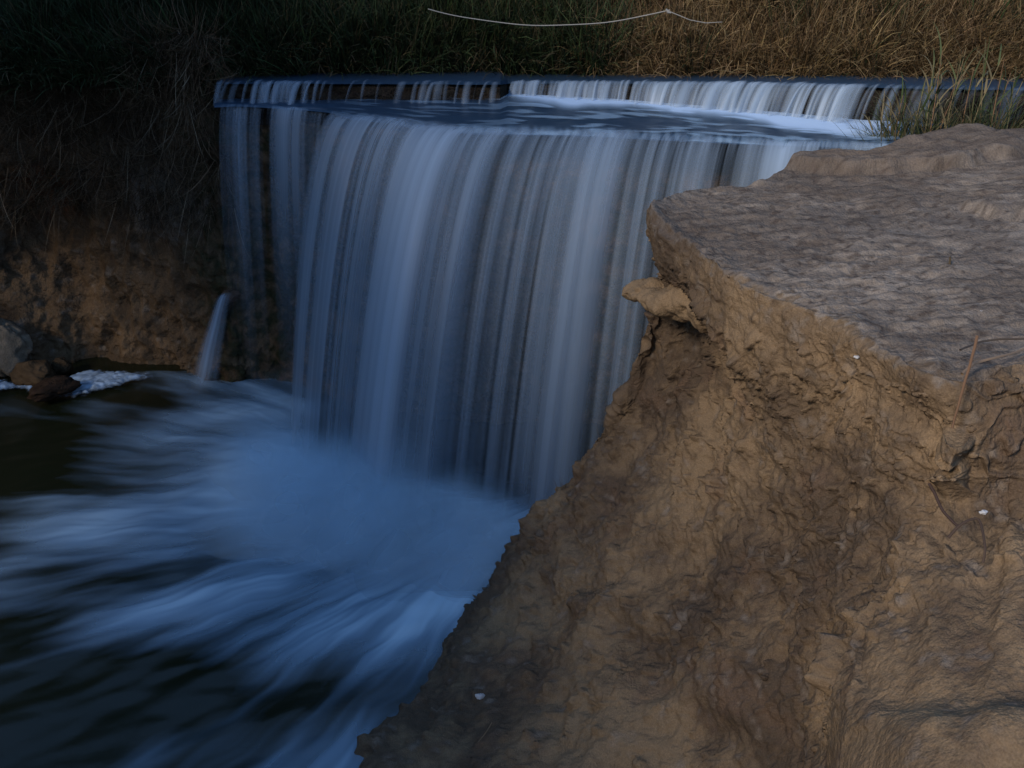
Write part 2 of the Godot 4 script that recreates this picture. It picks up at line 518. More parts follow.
# ---------------------------------------------------------------- far bank and the wall behind the falls
func make_wall() -> void:
	# plan of the foot of the wall, from beyond the left edge round behind the falls to the near cliff
	var plan := [Vector3(-13.0, 0, 20.0), Vector3(-12.5, 0, 8.0), Vector3(-12.0, 0, -2.0), Vector3(-11.6, 0, -8.0), Vector3(-10.3, 0, -11.5), Vector3(-9.0, 0, -13.2), Vector3(-7.3, 0, -13.7), Vector3(-6.3, 0, -14.0), Vector3(-5.3, 0, -13.8), Vector3(-4.6, 0, -13.4), Vector3(-4.1, 0, -13.15), Vector3(-3.8, 0, -13.25), Vector3(-3.3, 0, -13.3), Vector3(-2.6, 0, -12.8), Vector3(-1.9, 0, -12.35), Vector3(-0.8, 0, -12.0), Vector3(0.5, 0, -11.9), Vector3(2.0, 0, -11.9), Vector3(3.6, 0, -12.0), Vector3(6.0, 0, -12.2), Vector3(12, 0, -12.6)]
	var nu := 620
	var nv := 300
	var pos := PackedVector3Array(); pos.resize(nu * nv)
	for i in nu:
		var t := (plan.size() - 1.0) * i / (nu - 1)
		var p: Vector3 = curve(plan, t)
		var d: Vector3 = (curve(plan, minf(t + 0.05, plan.size() - 1.0)) - curve(plan, maxf(t - 0.05, 0.0))).normalized()
		var inward := Vector3(d.z, 0, -d.x)
		var left := sm(-3.7, -4.3, p.x)
		var top := lerpf(3.72, 4.62, left)
		for j in nv:
			var s := float(j) / (nv - 1)
			var q: Vector3
			if s < 0.86:
				var h := s / 0.86
				var y := lerpf(-0.7, top, h)
				# leans back at the foot, bulges under the turf, hollow at the far left
				var back := 0.22 * (1.0 - h) * -1.0 + 0.25 * h * h * left
				var cave := 0.75 * exp(-pow((p.x + 6.9) / 0.75, 2.0)) * exp(-pow((y - 1.9) / 0.9, 2.0))
				back += cave
				q = p + inward * back + Vector3(0, y, 0)
			else:
				var k := (s - 0.86) / 0.14
				q = p + inward * (0.25 * left + 3.5 * k) + Vector3(0, top + 0.03 * sin(k * PI) + left * k * 0.5, 0)
			pos[i * nv + j] = q
	var nor := normals(nu, nv, pos, true)
	var col := PackedColorArray(); col.resize(nu * nv)
	for q in nu * nv:
		var p := pos[q]
		var s := float(q % nv) / (nv - 1)
		var amt := sm(1.0, 0.84, s)
		var left := sm(-3.5, -4.2, p.x)
		var e := 0.22 * na.get_noise_3dv(p * 0.8) + 0.12 * nr.get_noise_3d(p.x * 1.6, p.y * 1.0, p.z * 1.6) - 0.05
		e += 0.05 * (nc.get_noise_3dv(p * 3.0) + 0.4) + 0.025 * na.get_noise_3dv(p * 8.0) + 0.02 * (nc.get_noise_3dv(p * 8.0) + 0.4)
		pos[q] = p + nor[q] * e * lerpf(0.55, 1.0, left) * amt
		var a := na.get_noise_3dv(p * 1.5 + Vector3(5, 5, 5))
		var b := na.get_noise_3dv(p * 5.0)
		var c := Color(0.24, 0.155, 0.088).lerp(Color(0.11, 0.076, 0.048), clampf(0.45 + a * 1.2, 0, 1))
		c = c.lerp(Color(0.34, 0.28, 0.22), clampf(b * 1.4 - 0.35, 0, 0.6))
		# pale bare clay patch in the face of the left bank
		var pc := P(135, 215, 12.9)
		c = c.lerp(Color(0.34, 0.29, 0.24), 0.75 * sm(0.6, 0.25, Vector2((p.x - pc.x) / 1.4, p.y - pc.y).length() + 0.3 * b))
		# rusty patch low at the far left
		c = c.lerp(Color(0.25, 0.05, 0.02), 0.7 * sm(0.5, 0.2, Vector2(p.x - P(8, 212, 13.2).x, p.y - P(8, 212, 13.2).y).length() + 0.3 * b))
		# moss on the wet rock beside and behind the falls
		var moss := (1.0 - left) * clampf(0.45 + b * 1.6, 0, 1) + sm(-4.75, -4.2, p.x) * left * clampf(0.35 + b, 0, 1)
		c = c.lerp(Color(0.035, 0.045, 0.018), clampf(moss, 0, 0.8))
		col[q] = c
	var o := obj("rock_wall", grid(nu, nv, pos, col, true), M.wet_rock)
	tag(o, "dark brown earth and rock wall of the far bank behind the falls", "rock wall", "", "structure")

func bank_foot(x: float) -> float:
	var pts := [[-30.0, -13.4], [-5.0, -13.6], [-3.6, -13.8], [-2.0, -14.0], [0.0, -14.2], [1.2, -14.0], [2.5, -13.6], [4.0, -13.1], [6.0, -12.9], [20.0, -12.6]]
	for i in pts.size() - 1:
		if x <= pts[i + 1][0]:
			return lerpf(pts[i][1], pts[i + 1][1], clampf((x - pts[i][0]) / (pts[i + 1][0] - pts[i][0]), 0, 1))
	return -12.6

func bank_height(x: float, back: float) -> float:            # back: metres behind the foot of the bank
	var h := 4.05 + 0.35 * sm(-0.1, 0.25, back) + 0.75 * sm(0.0, 1.3, back) + 2.2 * sm(0.8, 4.0, back) + 0.25 * maxf(back - 4.0, 0.0) * sm(30.0, 4.0, back)
	return h + 0.18 * na.get_noise_2d(x * 0.5, back * 0.5) * sm(0.1, 1.0, back)

func make_bank() -> void:
	var nu := 160
	var nv := 80
	var pos := PackedVector3Array()
	var col := PackedColorArray()
	for i in nu:
		var x := lerpf(-30.0, 20.0, float(i) / (nu - 1))
		for j in nv:
			var b := -0.2 + 45.0 * pow(float(j) / (nv - 1), 2.2)
			var p := Vector3(x, bank_height(x, b), bank_foot(x) - b)
			pos.append(p)
			var k := 0.5 + 0.5 * na.get_noise_3dv(p * 2.0)
			col.append(Color(0.05, 0.036, 0.02).lerp(Color(0.10, 0.065, 0.033), k))
	var o := obj("hillside", grid(nu, nv, pos, col, true), M.bank)
	tag(o, "steep earth bank rising behind the weir under dry grass", "bank", "", "structure")

func make_grass() -> void:
	var straw := [Color(0.19, 0.125, 0.06), Color(0.24, 0.165, 0.085), Color(0.13, 0.085, 0.042), Color(0.30, 0.22, 0.12)]
	var root_c := [Color(0.15, 0.10, 0.06), Color(0.19, 0.13, 0.08), Color(0.09, 0.06, 0.038), Color(0.27, 0.21, 0.14)]
	var green := [Color(0.042, 0.068, 0.028), Color(0.058, 0.085, 0.034), Color(0.03, 0.038, 0.018), Color(0.11, 0.09, 0.048)]
	var dark := [Color(0.035, 0.05, 0.018), Color(0.05, 0.062, 0.024), Color(0.028, 0.036, 0.016), Color(0.09, 0.075, 0.035)]
	var meshes := [blades(54, 0.35, 0.75, 0.007, 0.18, 0.5, 1.5, straw, 101), blades(54, 0.3, 0.7, 0.007, 0.2, 0.6, 1.9, straw, 102),
		blades(46, 0.45, 1.0, 0.010, 0.18, 0.35, 1.2, green, 103), blades(46, 0.4, 0.9, 0.009, 0.2, 0.5, 1.6, green, 104)]
	var xf := [[], [], [], []]
	var cl := [[], [], [], []]
	rng.seed = 500
	for k in 3000:
		var x := rng.randf_range(-7.5, 7.0)
		var b := 1.9 * pow(rng.randf(), 1.3)
		var p := Vector3(x, bank_height(x, b) - 0.03, bank_foot(x) - b)
		# dry brown grass hangs on the right part of the bank, darker green in the middle and on the left
		var dry := sm(0.5, 1.5, x + 0.7 * na.get_noise_2d(x * 0.8, b * 1.5)) * 0.86
		var m := (rng.randi() % 2) if rng.randf() < dry + 0.10 else 2 + rng.randi() % 2
		var tilt := Basis(Vector3.RIGHT, rng.randf_range(0.1, 0.75)) * Basis(Vector3.FORWARD, rng.randf_range(-0.35, 0.35))
		var s := rng.randf_range(0.6, 1.15)
		xf[m].append(Transform3D(tilt * Basis(Vector3.UP, rng.randf() * TAU).scaled(Vector3.ONE * s), p))
		var t := rng.randf_range(0.55, 1.15)
		cl[m].append(Color(t, t * rng.randf_range(0.9, 1.05), t * rng.randf_range(0.85, 1.0)))
	var names := ["tawny dry grass hanging thick over the bank above the weir", "matted brown dry grass lying on the bank above the weir", "dark green tall grass on the bank behind the weir", "dark green arching grass mixed into the bank behind the weir"]
	for m in 4:
		scatter(["dry_grass", "dry_grass_001", "green_grass", "green_grass_001"][m], meshes[m], M.grass, xf[m], cl[m], names[m], "grass")
	# tall reed thicket further back, above the frame: it is what darkens the hollow
	var reeds := blades(40, 1.6, 2.8, 0.013, 0.3, 0.16, 0.7, green, 105, 6)
	var rx := []
	var rc := []
	for k in 340:
		var x := rng.randf_range(-13.0, 11.0)
		var b := rng.randf_range(1.4, 5.5)
		var t := rng.randf_range(0.6, 1.1)
		rx.append(Transform3D(Basis(Vector3.UP, rng.randf() * TAU).scaled(Vector3.ONE * rng.randf_range(0.8, 1.3)), Vector3(x, bank_height(x, b) - 0.05, bank_foot(x) - b)))
		rc.append(Color(t, t, t))
	scatter("reed_thicket", reeds, M.grass, rx, rc, "tall dark reed thicket crowning the bank behind the falls", "reeds")
	# turf and roots hanging down the face of the left bank
	var hang := [blades(26, 0.35, 1.1, 0.0045, 0.14, 1.2, 1.5, root_c, 106, 6), blades(22, 0.3, 0.8, 0.005, 0.16, 0.9, 2.0, root_c + [Color(0.06, 0.05, 0.02)], 107, 6)]
	var hx := [[], []]
	var hc := [[], []]
	for k in 560:
		var x := rng.randf_range(-8.6, -3.75)
		var y := 4.75 - 2.5 * pow(rng.randf(), 1.5)
		var z := wall_front(x) + 0.02 - 0.2 * sm(3.2, 4.6, y)
		var m := rng.randi() % 2
		var bs := Basis(Vector3.FORWARD, rng.randf_range(-0.25, 0.25)) * Basis(Vector3.RIGHT, rng.randf_range(1.9, 2.9)) * Basis(Vector3.UP, rng.randf() * TAU)
		hx[m].append(Transform3D(bs.scaled(Vector3.ONE * rng.randf_range(0.5, 1.0)), Vector3(x, y, z)))
		var t := rng.randf_range(0.45, 1.05)
		hc[m].append(Color(t, t * 0.95, t * 0.9))
	scatter("hanging_roots", hang[0], M.grass, hx[0], hc[0], "long brown roots and straw hanging down the far bank's face", "roots")
	scatter("hanging_grass", hang[1], M.grass, hx[1], hc[1], "tangled dry turf overhanging the top of the far bank", "grass")
	make_shade_tree(Vector3(-13.0, 4.9, -6.6), 12.5, 31, "bushy one nearest the falls of the tall unseen trees added for shade")
	make_shade_tree(Vector3(-13.3, 4.9, -2.6), 12.8, 32, "second from the falls of the tall unseen trees added for shade")
	make_shade_tree(Vector3(-13.2, 4.9, 1.5), 13.0, 33, "third from the falls of the tall unseen trees added for shade")
	make_shade_tree(Vector3(-13.5, 4.9, 5.4), 12.6, 34, "fourth from the falls of the tall unseen trees added for shade")
	make_shade_tree(Vector3(-13.4, 4.9, 9.0), 12.4, 36, "fifth from the falls of the tall unseen trees added for shade")
	make_shade_tree(Vector3(-13.4, 4.9, 12.4), 12.0, 35, "last of the tall unseen trees added for shade")
	# dark shrubs on top of the left bank
	var sx := []
	var sc := []
	for k in 520:
		var x := rng.randf_range(-8.5, -3.3)
		var y := 4.6 + rng.randf() * 1.3
		var z := wall_front(x) - 0.35 - rng.randf() * 1.2 - (y - 4.6) * 0.35
		var t := rng.randf_range(0.5, 1.0)
		sx.append(Transform3D(Basis.from_euler(Vector3(rng.randf_range(-0.2, 1.3), rng.randf() * TAU, rng.randf_range(-0.5, 0.5))).scaled(Vector3.ONE * rng.randf_range(0.4, 0.75)), Vector3(x, y, z)))
		sc.append(Color(t, t, t))
	scatter("undergrowth", blades(46, 0.25, 0.8, 0.011, 0.22, 0.8, 1.2, dark, 108), M.grass, sx, sc, "dark leafy undergrowth on top of the far bank", "undergrowth")

func make_shade_tree(at: Vector3, h: float, seed_: int, label: String) -> void:
	# added outside the frame to shade the far bank, pool and lower cliff
	var root := thing("added_shade_tree", label, "added_shade_tree", at, "unseen trees added for shade")
	var r := RandomNumberGenerator.new()
	r.seed = seed_
	var tips := []
	var top := Vector3(r.randf_range(-0.3, 0.3), h * 0.75, r.randf_range(-0.3, 0.3))
	obj("trunk", tube([Vector3(0, -0.4, 0), Vector3(0.1, h * 0.3, 0.05), top * 0.7, top], [0.24, 0.18, 0.12, 0.05], 8, Color(0.10, 0.075, 0.05)), M.twig, root)
	for k in 13:
		var a := TAU * k / 5.3 + r.randf() * 0.5
		var s := Vector3(0.1, h * (0.25 + 0.034 * k), 0.05)
		var e := s + Vector3(cos(a) * r.randf_range(1.2, 2.2), r.randf_range(0.5, 1.6), sin(a) * r.randf_range(1.2, 2.2))
		obj("limb", tube([s, s.lerp(e, 0.5) + Vector3(0, 0.15, 0), e], [0.08, 0.05, 0.02], 6, Color(0.10, 0.075, 0.05)), M.twig, root)
		tips.append(e); tips.append(s.lerp(e, 0.6))
	tips.append(top)
	var mm := MultiMesh.new()
	mm.transform_format = MultiMesh.TRANSFORM_3D
	mm.mesh = blades(34, 0.25, 0.55, 0.022, 0.3, 1.1, 1.0, [Color(0.06, 0.075, 0.035), Color(0.045, 0.058, 0.028), Color(0.08, 0.085, 0.045)], seed_, 3)
	mm.instance_count = 620
	for k in 620:
		var c: Vector3 = tips[r.randi() % tips.size()] + Vector3(r.randfn(0, 0.5), r.randfn(0, 0.45), r.randfn(0, 0.5))
		mm.set_instance_transform(k, Transform3D(Basis.from_euler(Vector3(r.randf() * TAU, r.randf() * TAU, 0)).scaled(Vector3.ONE * r.randf_range(0.8, 1.4)), c))
	var o := MultiMeshInstance3D.new()
	o.name = "crown"
	o.multimesh = mm
	o.material_override = M.grass
	mm.mesh.surface_set_material(0, M.grass)
	o.set_meta("kind", "stuff")
	root.add_child(o)

func wall_front(x: float) -> float:
	var pts := [[-9.0, -13.2], [-7.3, -13.7], [-6.3, -14.0], [-5.3, -13.8], [-4.6, -13.4], [-4.1, -13.15], [-3.3, -13.3]]
	for i in pts.size() - 1:
		if x <= pts[i + 1][0]:
			return lerpf(pts[i][1], pts[i + 1][1], clampf((x - pts[i][0]) / (pts[i + 1][0] - pts[i][0]), 0, 1))
	return -13.2

# ---------------------------------------------------------------- water
const WATER := Color(0.35, 0.51, 0.66)      # milky churned water
const VEIL := Color(0.38, 0.48, 0.59)       # falling water

var lip_main := []       # lip of the main fall
var lip_side := []       # lip of the side fall on the left
var step_base := []      # foot of the upper weir
var step_top := []       # crest of the upper weir

func make_weir() -> void:
	lip_main = [PL(330, 112, 3.90), PL(352, 116, 3.90), PL(385, 119, 3.89), PL(420, 126, 3.88), PL(470, 130, 3.87), PL(540, 131.5, 3.86), PL(600, 133, 3.85), PL(660, 136, 3.84), PL(720, 139, 3.83), PL(780, 142, 3.82), PL(850, 144, 3.81), PL(910, 146, 3.81), PL(1040, 148, 3.81)]
	lip_side = [PL(212, 106, 3.91), PL(235, 105, 3.91), PL(262, 106, 3.91), PL(290, 108, 3.9), PL(318, 110, 3.9), PL(335, 112, 3.9)]
	step_base = [PL(216, 102, 3.92), PL(300, 102.5, 3.92), PL(500, 103, 3.92), PL(508, 98, 3.92), PL(620, 104, 3.89), PL(720, 112, 3.86), PL(800, 119, 3.83), PL(860, 125, 3.81), PL(930, 128, 3.80), PL(1060, 130, 3.79)]
	step_top = []
	var tops := [[216, 82], [300, 82], [500, 83], [508, 82], [620, 82], [720, 83], [800, 84], [860, 85.5], [930, 87], [1060, 89]]
	for i in tops.size():
		step_top.append(P(tops[i][0], tops[i][1], -step_base[i].z + 0.12))
	# the weir itself: a low stone step
	var root := thing("stone_weir", "low dark stone step across the stream above the falls", "weir")
	var nu := 420
	var nv := 26
	var pos := PackedVector3Array()
	var col := PackedColorArray()
	for i in nu:
		var t := (step_base.size() - 1.0) * i / (nu - 1)
		var a := lin(step_base, t) + Vector3(0, -0.3, -0.1)
		var b := lin(step_top, t) + Vector3(0, -0.025, -0.04)
		for j in nv:
			var s := float(j) / (nv - 1)
			var p: Vector3
			if s < 0.7: p = a.lerp(b, s / 0.7)
			else: p = b + Vector3(0, -0.03 * (s - 0.7), -1.6 * (s - 0.7) / 0.3)
			p.z += 0.05 * na.get_noise_3dv(p * Vector3(3, 5, 1)) + 0.02 * nr.get_noise_3dv(p * 6.0)
			pos.append(p)
			var k := 0.8 + 0.6 * na.get_noise_3dv(p * 5.0)
			col.append(Color(0.055 * k, 0.045 * k, 0.035 * k))
	obj("step_wall", grid(nu, nv, pos, col, true), M.wet_rock, root)

func lin(pts: Array, t: float) -> Vector3:
	var i := clampi(int(t), 0, pts.size() - 2)
	return pts[i].lerp(pts[i + 1], t - i)

func make_stream() -> void:
	# slow water above the weir
	var nu := 240
	var nv := 24
	var pos := PackedVector3Array()
	for i in nu:
		var t := (step_top.size() - 1.0) * i / (nu - 1)
		var a := lin(step_top, t)
		for j in nv:
			var s := float(j) / (nv - 1)
			var p := a + Vector3(0, 0.012, 0.02 - 2.6 * s)
			p.y += -0.03 * sm(0.06, 0.0, s) + 0.006 * na.get_noise_3d(p.x * 3.0, 0, p.z * 5.0)
			pos.append(p)
	var o := obj("stream_water", grid(nu, nv, pos, PackedColorArray(), true), M.shelf_water)
	tag(o, "dark blue stream sliding toward the crest of the weir", "stream", "", "structure")
	# water sliding over the shelf to the lip
	pos = PackedVector3Array()
	nu = 420; nv = 60
	for i in nu:
		var px := lerpf(214.0, 1010.0, float(i) / (nu - 1))
		var a := at_px(step_base, px) + Vector3(0, 0.02, -0.2)
		var b := at_px(lip_side + lip_main, px)
		for j in nv:
			var s := float(j) / (nv - 1)
			var p := a.lerp(b, s)
			p.y += 0.018 * n1.get_noise_2d(px * 0.012, s * 1.4) * sin(s * PI) + 0.003 * n1.get_noise_2d(px * 0.05, s * 3.0 + 9.0) * sin(s * PI)
			p.y -= lerpf(0.02, 0.05, sm(330, 360, px)) * sm(0.9, 1.0, s) * sm(0.9, 1.0, s)
			pos.append(p)
	o = obj("shelf_water", grid(nu, nv, pos, PackedColorArray(), true), M.shelf_water)
	tag(o, "smooth dark sheet of water sliding over the shelf to the lip", "stream", "", "structure")
	# foam running on the shelf
	pos = PackedVector3Array()
	var col := PackedColorArray()
	nu = 700; nv = 90
	for i in nu:
		var px := lerpf(216.0, 960.0, float(i) / (nu - 1))
		var a := at_px(step_base, px) + Vector3(0, 0.02, -0.05)
		var b := at_px(lip_side + lip_main, px)
		for j in nv:
			var s := float(j) / (nv - 1)
			var p := a.lerp(b, s)
			p.y += 0.018 * n1.get_noise_2d(px * 0.012, s * 1.4) * sin(s * PI) + 0.003 * n1.get_noise_2d(px * 0.05, s * 3.0 + 9.0) * sin(s * PI)
			p.y -= lerpf(0.02, 0.05, sm(330, 360, px)) * sm(0.9, 1.0, s) * sm(0.9, 1.0, s)
			p.y += 0.012 + 0.02 * sm(0.35, 0.0, s)
			# churned white where the weir falls onto the shelf, thin streaks further on
			var w := sm(495, 540, px) * sm(935, 860, px)
			var d := p.distance_to(a)
			var churn := w * sm(0.75, 0.05, d + 0.22 * na.get_noise_2d(px * 0.012, 3.0) - 0.35 * sm(680, 840, px)) * 1.1
			var lines := clampf(0.9 * n1.get_noise_2d(px * 0.012 + s * 0.5, s * 6.0) + 0.5 * n1.get_noise_2d(px * 0.03, s * 13.0) - 0.12, 0, 0.45) * (0.45 + 0.55 * w) * sm(320, 380, px)
			var edge := 0.25 * sm(330, 380, px) * sm(0.80, 1.0, s) * clampf(0.5 + n1.get_noise_2d(px * 0.12, 1.0), 0, 1)
			pos.append(p)
			var wc := WATER.lerp(Color(0.52, 0.68, 0.88), clampf(churn, 0, 1))
			col.append(Color(wc.r, wc.g, wc.b, clampf(churn + lines + edge, 0, 0.92)))
	o = obj("shelf_foam", grid(nu, nv, pos, col, true), M.foam)
	tag(o, "pale churned foam where the weir spills onto the shelf", "foam", "", "stuff")

func at_px(pts: Array, px: float) -> Vector3:                # the point of a polyline that lies at a given bearing from the camera
	var c := (px - 512.0)
	var best: Vector3 = pts[0]
	var last := INF
	for i in pts.size():
		var b := bearing(pts[i])
		if b >= c and i > 0:
			var a := bearing(pts[i - 1])
			return pts[i - 1].lerp(pts[i], clampf((c - a) / maxf(b - a, 0.001), 0, 1))
		best = pts[i]
		last = b
	return best

func bearing(p: Vector3) -> float:
	var f := 384.0 / tan(deg_to_rad(FOV / 2.0))
	var q := p - Vector3(0, CAM_Y, 0)
	var z := -q.z * cos(deg_to_rad(PITCH)) - q.y * sin(deg_to_rad(PITCH))
	return q.x / z * f

# a sheet of falling water. lip: points; vel: horizontal speed at each lip point; dens: how full the sheet is at each lip point
func curtain(lip: Array, vel: Array, dens: Array, nu: int, nv: int, seed_: float, fine: float, contrast: float, bottom: float, shift: float, ridge: float, thin := 0.0, quick := 1.0) -> ArrayMesh:
	var pos := PackedVector3Array()
	var col := PackedColorArray()
	var length := 0.0
	var at := [0.0]
	for i in lip.size() - 1:
		length += lip[i].distance_to(lip[i + 1])
		at.append(length)
	for i in nu:
		var m := length * i / (nu - 1)
		var k := 0
		while k < at.size() - 2 and at[k + 1] < m: k += 1
		var t: float = k + (m - at[k]) / (at[k + 1] - at[k])
		var p0: Vector3 = curve(lip, t)
		var v: Vector3 = curve(vel, t)
		var dn: float = curve(dens, t)
		var mw := m + 0.22 * n1.get_noise_2d(m * 0.9, seed_ + 31.0) + 0.05 * n1.get_noise_2d(m * 3.1, seed_ + 33.0)
		var s0 := n1.get_noise_2d(mw * 0.8 * fine + seed_ * 5.0, seed_ + 2.0)
		var s1 := n1.get_noise_2d(mw * 2.4 * fine + seed_ * 7.0, seed_)
		var s2 := n1.get_noise_2d(mw * 5.5 * fine + seed_ * 3.0, seed_ + 5.0)
		var s3 := n1.get_noise_2d(mw * 13.0 * fine, seed_ + 9.0)
		var s4 := n1.get_noise_2d(m * 42.0 * fine, seed_ + 19.0)
		var body := 0.45 * s0 + 0.40 * s1 + 0.26 * s2 * (0.5 + 0.5 * absf(s0 + s1)) + 0.16 * s3 + 0.06 * s4
		v *= quick * (1.0 + 0.05 * s0 + 0.02 * s1)
		var tooth := 0.05 * s2 + 0.04 * s3 + 0.03 * s4
		var fall := p0.y - bottom
		var t_end := sqrt(2.0 * fall / 9.8)
		var side := Vector3(-v.z, 0, v.x).normalized()
		for j in nv:
			var s := float(j) / (nv - 1)
			var tt := -0.10 + (t_end + 0.10) * s
			var g := maxf(tt + 0.02, 0.0)
			var p := p0 + v * (tt + shift) + Vector3(0, -4.9 * g * g, 0)
			var away := sm(0.0, 0.35, g)
			p += v.normalized() * ridge * (0.8 * s0 + 0.4 * s1) * away
			p.y += 0.012
			# streams draw together and fray on the way down
			var along := n1.get_noise_2d(m * 3.0 * fine + seed_, s * 1.3 + seed_)
			var f := dn + contrast * body * (0.75 + 0.4 * s) + 0.15 * along * s + (0.25 * s3 + 0.25 * s4) * sm(0.30, 0.0, s) * contrast
			f *= 1.0 - thin * sm(0.35, 0.95, s)
			f *= 1.0 - 0.8 * sm(0.92 + 0.06 * along, 1.0, s)            # breaks up into spray at the foot
			f *= sm(-0.085 + tooth, 0.03 + tooth, tt)
			pos.append(p)
			col.append(Color(VEIL.r, VEIL.g, VEIL.b, clampf(f, 0.0, 0.9)))
	return grid(nu, nv, pos, col)

func make_falls() -> void:
	var root := thing("waterfall", "broad silky curtain of blue white water falling off the shelf", "waterfall")
	var vel := []
	var dens := []
	var dens2 := []
	var vx := [-0.70, -0.76, -0.84, -0.90, -0.90, -0.88, -0.8, -0.75, -0.7, -0.6, -0.4, -0.3, -0.2]
	var vz := [1.2, 1.45, 1.75, 2.05, 2.25, 2.3, 2.25, 2.1, 1.8, 1.5, 1.0, 0.7, 0.5]
	var dd := [0.02, 0.34, 0.44, 0.44, 0.32, 0.21, 0.12, 0.07, 0.08, 0.26, 0.42, 0.4, 0.3]
	for i in lip_main.size():
		vel.append(Vector3(vx[i], 0, vz[i]))
		dens.append(dd[i])
		dens2.append(dd[i] * 0.36)
	obj("water_curtain", curtain(lip_main, vel, dens, 900, 70, 1.0, 1.0, 0.78, -0.05, 0.0, 0.03, 0.0, 1.06), M.veil, root)
	obj("middle_water_curtain", curtain(lip_main, vel, dens2, 800, 64, 6.0, 1.15, 0.62, -0.05, -0.04, 0.03, 0.0, 0.97), M.veil, root)
	obj("inner_water_curtain", curtain(lip_main, vel, dens2, 700, 60, 4.0, 0.8, 0.45, -0.05, -0.09, 0.03, 0.0, 0.88), M.veil, root)
	var side := thing("side_waterfall", "thin parted veil of water beside the mossy far bank", "waterfall")
	var sv := []
	for i in lip_side.size():
		sv.append(Vector3(-0.18, 0, 0.5))
	obj("water_curtain", curtain(lip_side, sv, [-0.1, 0.38, -0.02, 0.26, -0.1, -0.2], 420, 60, 8.0, 1.0, 0.75, -0.05, 0.0, 0.04, 0.92), M.veil, side)
	obj("inner_water_curtain", curtain(lip_side, sv, [-0.1, 0.12, -0.02, 0.06, -0.05, -0.2], 320, 50, 12.0, 1.3, 0.45, -0.05, -0.12, 0.04, 0.92), M.veil, side)
	# the jet that glances off a ledge at the foot of the side fall and slides down the rock
	var jp := [P(229, 292, 12.95), P(224, 298, 12.8), P(217, 325, 12.72), P(210, 355, 12.65), P(203, 393, 12.6)]
	var pos := PackedVector3Array()
	var col := PackedColorArray()
	for i in 40:
		var t := i / 39.0
		var c: Vector3 = curve(jp, t * 4.0)
		for j in 21:
			var q := j / 10.0 - 1.0
			var w := lerpf(0.06, 0.24, t)
			pos.append(c + Vector3(q * w, 0.02 * (1.0 - q * q), 0.06 * (1.0 - q * q)))
			col.append(Color(VEIL.r, VEIL.g, VEIL.b, 0.78 * pow(1.0 - q * q, 2.0) * sm(0.0, 0.3, t) * sm(1.02, 0.8, t) * (0.85 + 0.4 * n1.get_noise_2d(q * 3.0, 5.0))))
	obj("glancing_jet", grid(40, 21, pos, col), M.veil, side)
	var ledge := obj(numbered("boulder"), boulder(Vector3(0.12, 0.07, 0.16), 4.4, Color(0.28, 0.17, 0.11), 0.25, 20), M.rock)
	ledge.position = P(230, 296, 12.98)
	tag(ledge, "small rusty ledge stone splitting the side waterfall", "stone")
	# the many small streams of the upper weir
	var weir := thing("weir_cascade", "row of small white streams spilling over the stone weir", "cascade")
	rng.seed = 77
	var thin_lip := []
	for k in 40:
		thin_lip.append(at_px(step_top, lerpf(512, 900, k / 39.0)) + Vector3(0, 0, 0.015))
	var tv := []
	var td := []
	for k in 40:
		tv.append(Vector3(-0.3 - 0.45 * sm(6, 28, k), 0, 0.7))
		td.append(0.30 * sm(39, 33, k))
	obj("thin_water_veil", curtain(thin_lip, tv, td, 700, 16, 2.6, 3.0, 0.8, 3.80, 0.0, 0.01), M.veil, weir)
	var px := 222.0
	while px < 1030.0:
		var full := 0.75 if px > 508.0 else 0.5
		if px > 330 and px < 505: full = 0.25
		if px > 880: full = 0.22
		var clump := n1.get_noise_2d(px * 0.035, 60.0)
		var w := (0.018 + 0.05 * rng.randf() * rng.randf() + (0.03 * rng.randf() if clump > 0.15 else 0.0)) * (1.5 if px > 508 else 1.0)
		var c := at_px(step_top, px)
		var bse := at_px(step_base, px)
		c.y += 0.012 * n1.get_noise_2d(px * 0.1, 4.0)
		var l := [c + Vector3(-w, 0.0, 0.02), c + Vector3(0, 0.008, 0.03), c + Vector3(w, 0.0, 0.02)]
		var vv := Vector3(-rng.randf_range(0.2, 0.45) - 0.45 * sm(560, 780, px), 0, rng.randf_range(0.55, 1.0))
		var dnn := full * clampf(0.55 + 0.7 * clump + rng.randf_range(-0.3, 0.3), 0.12, 1.0)
		obj("water_stream", curtain(l, [vv, vv * 1.05, vv], [dnn * 0.1, dnn, dnn * 0.1], 11, 18, px * 0.37, 2.0, 0.15, bse.y - 0.02, 0.0, 0.01), M.veil, weir)
		px += rng.randf_range(3.0, 9.5) * (1.0 if px > 508 or px < 330 else 1.8) * (1.4 if clump < -0.25 else 1.0)

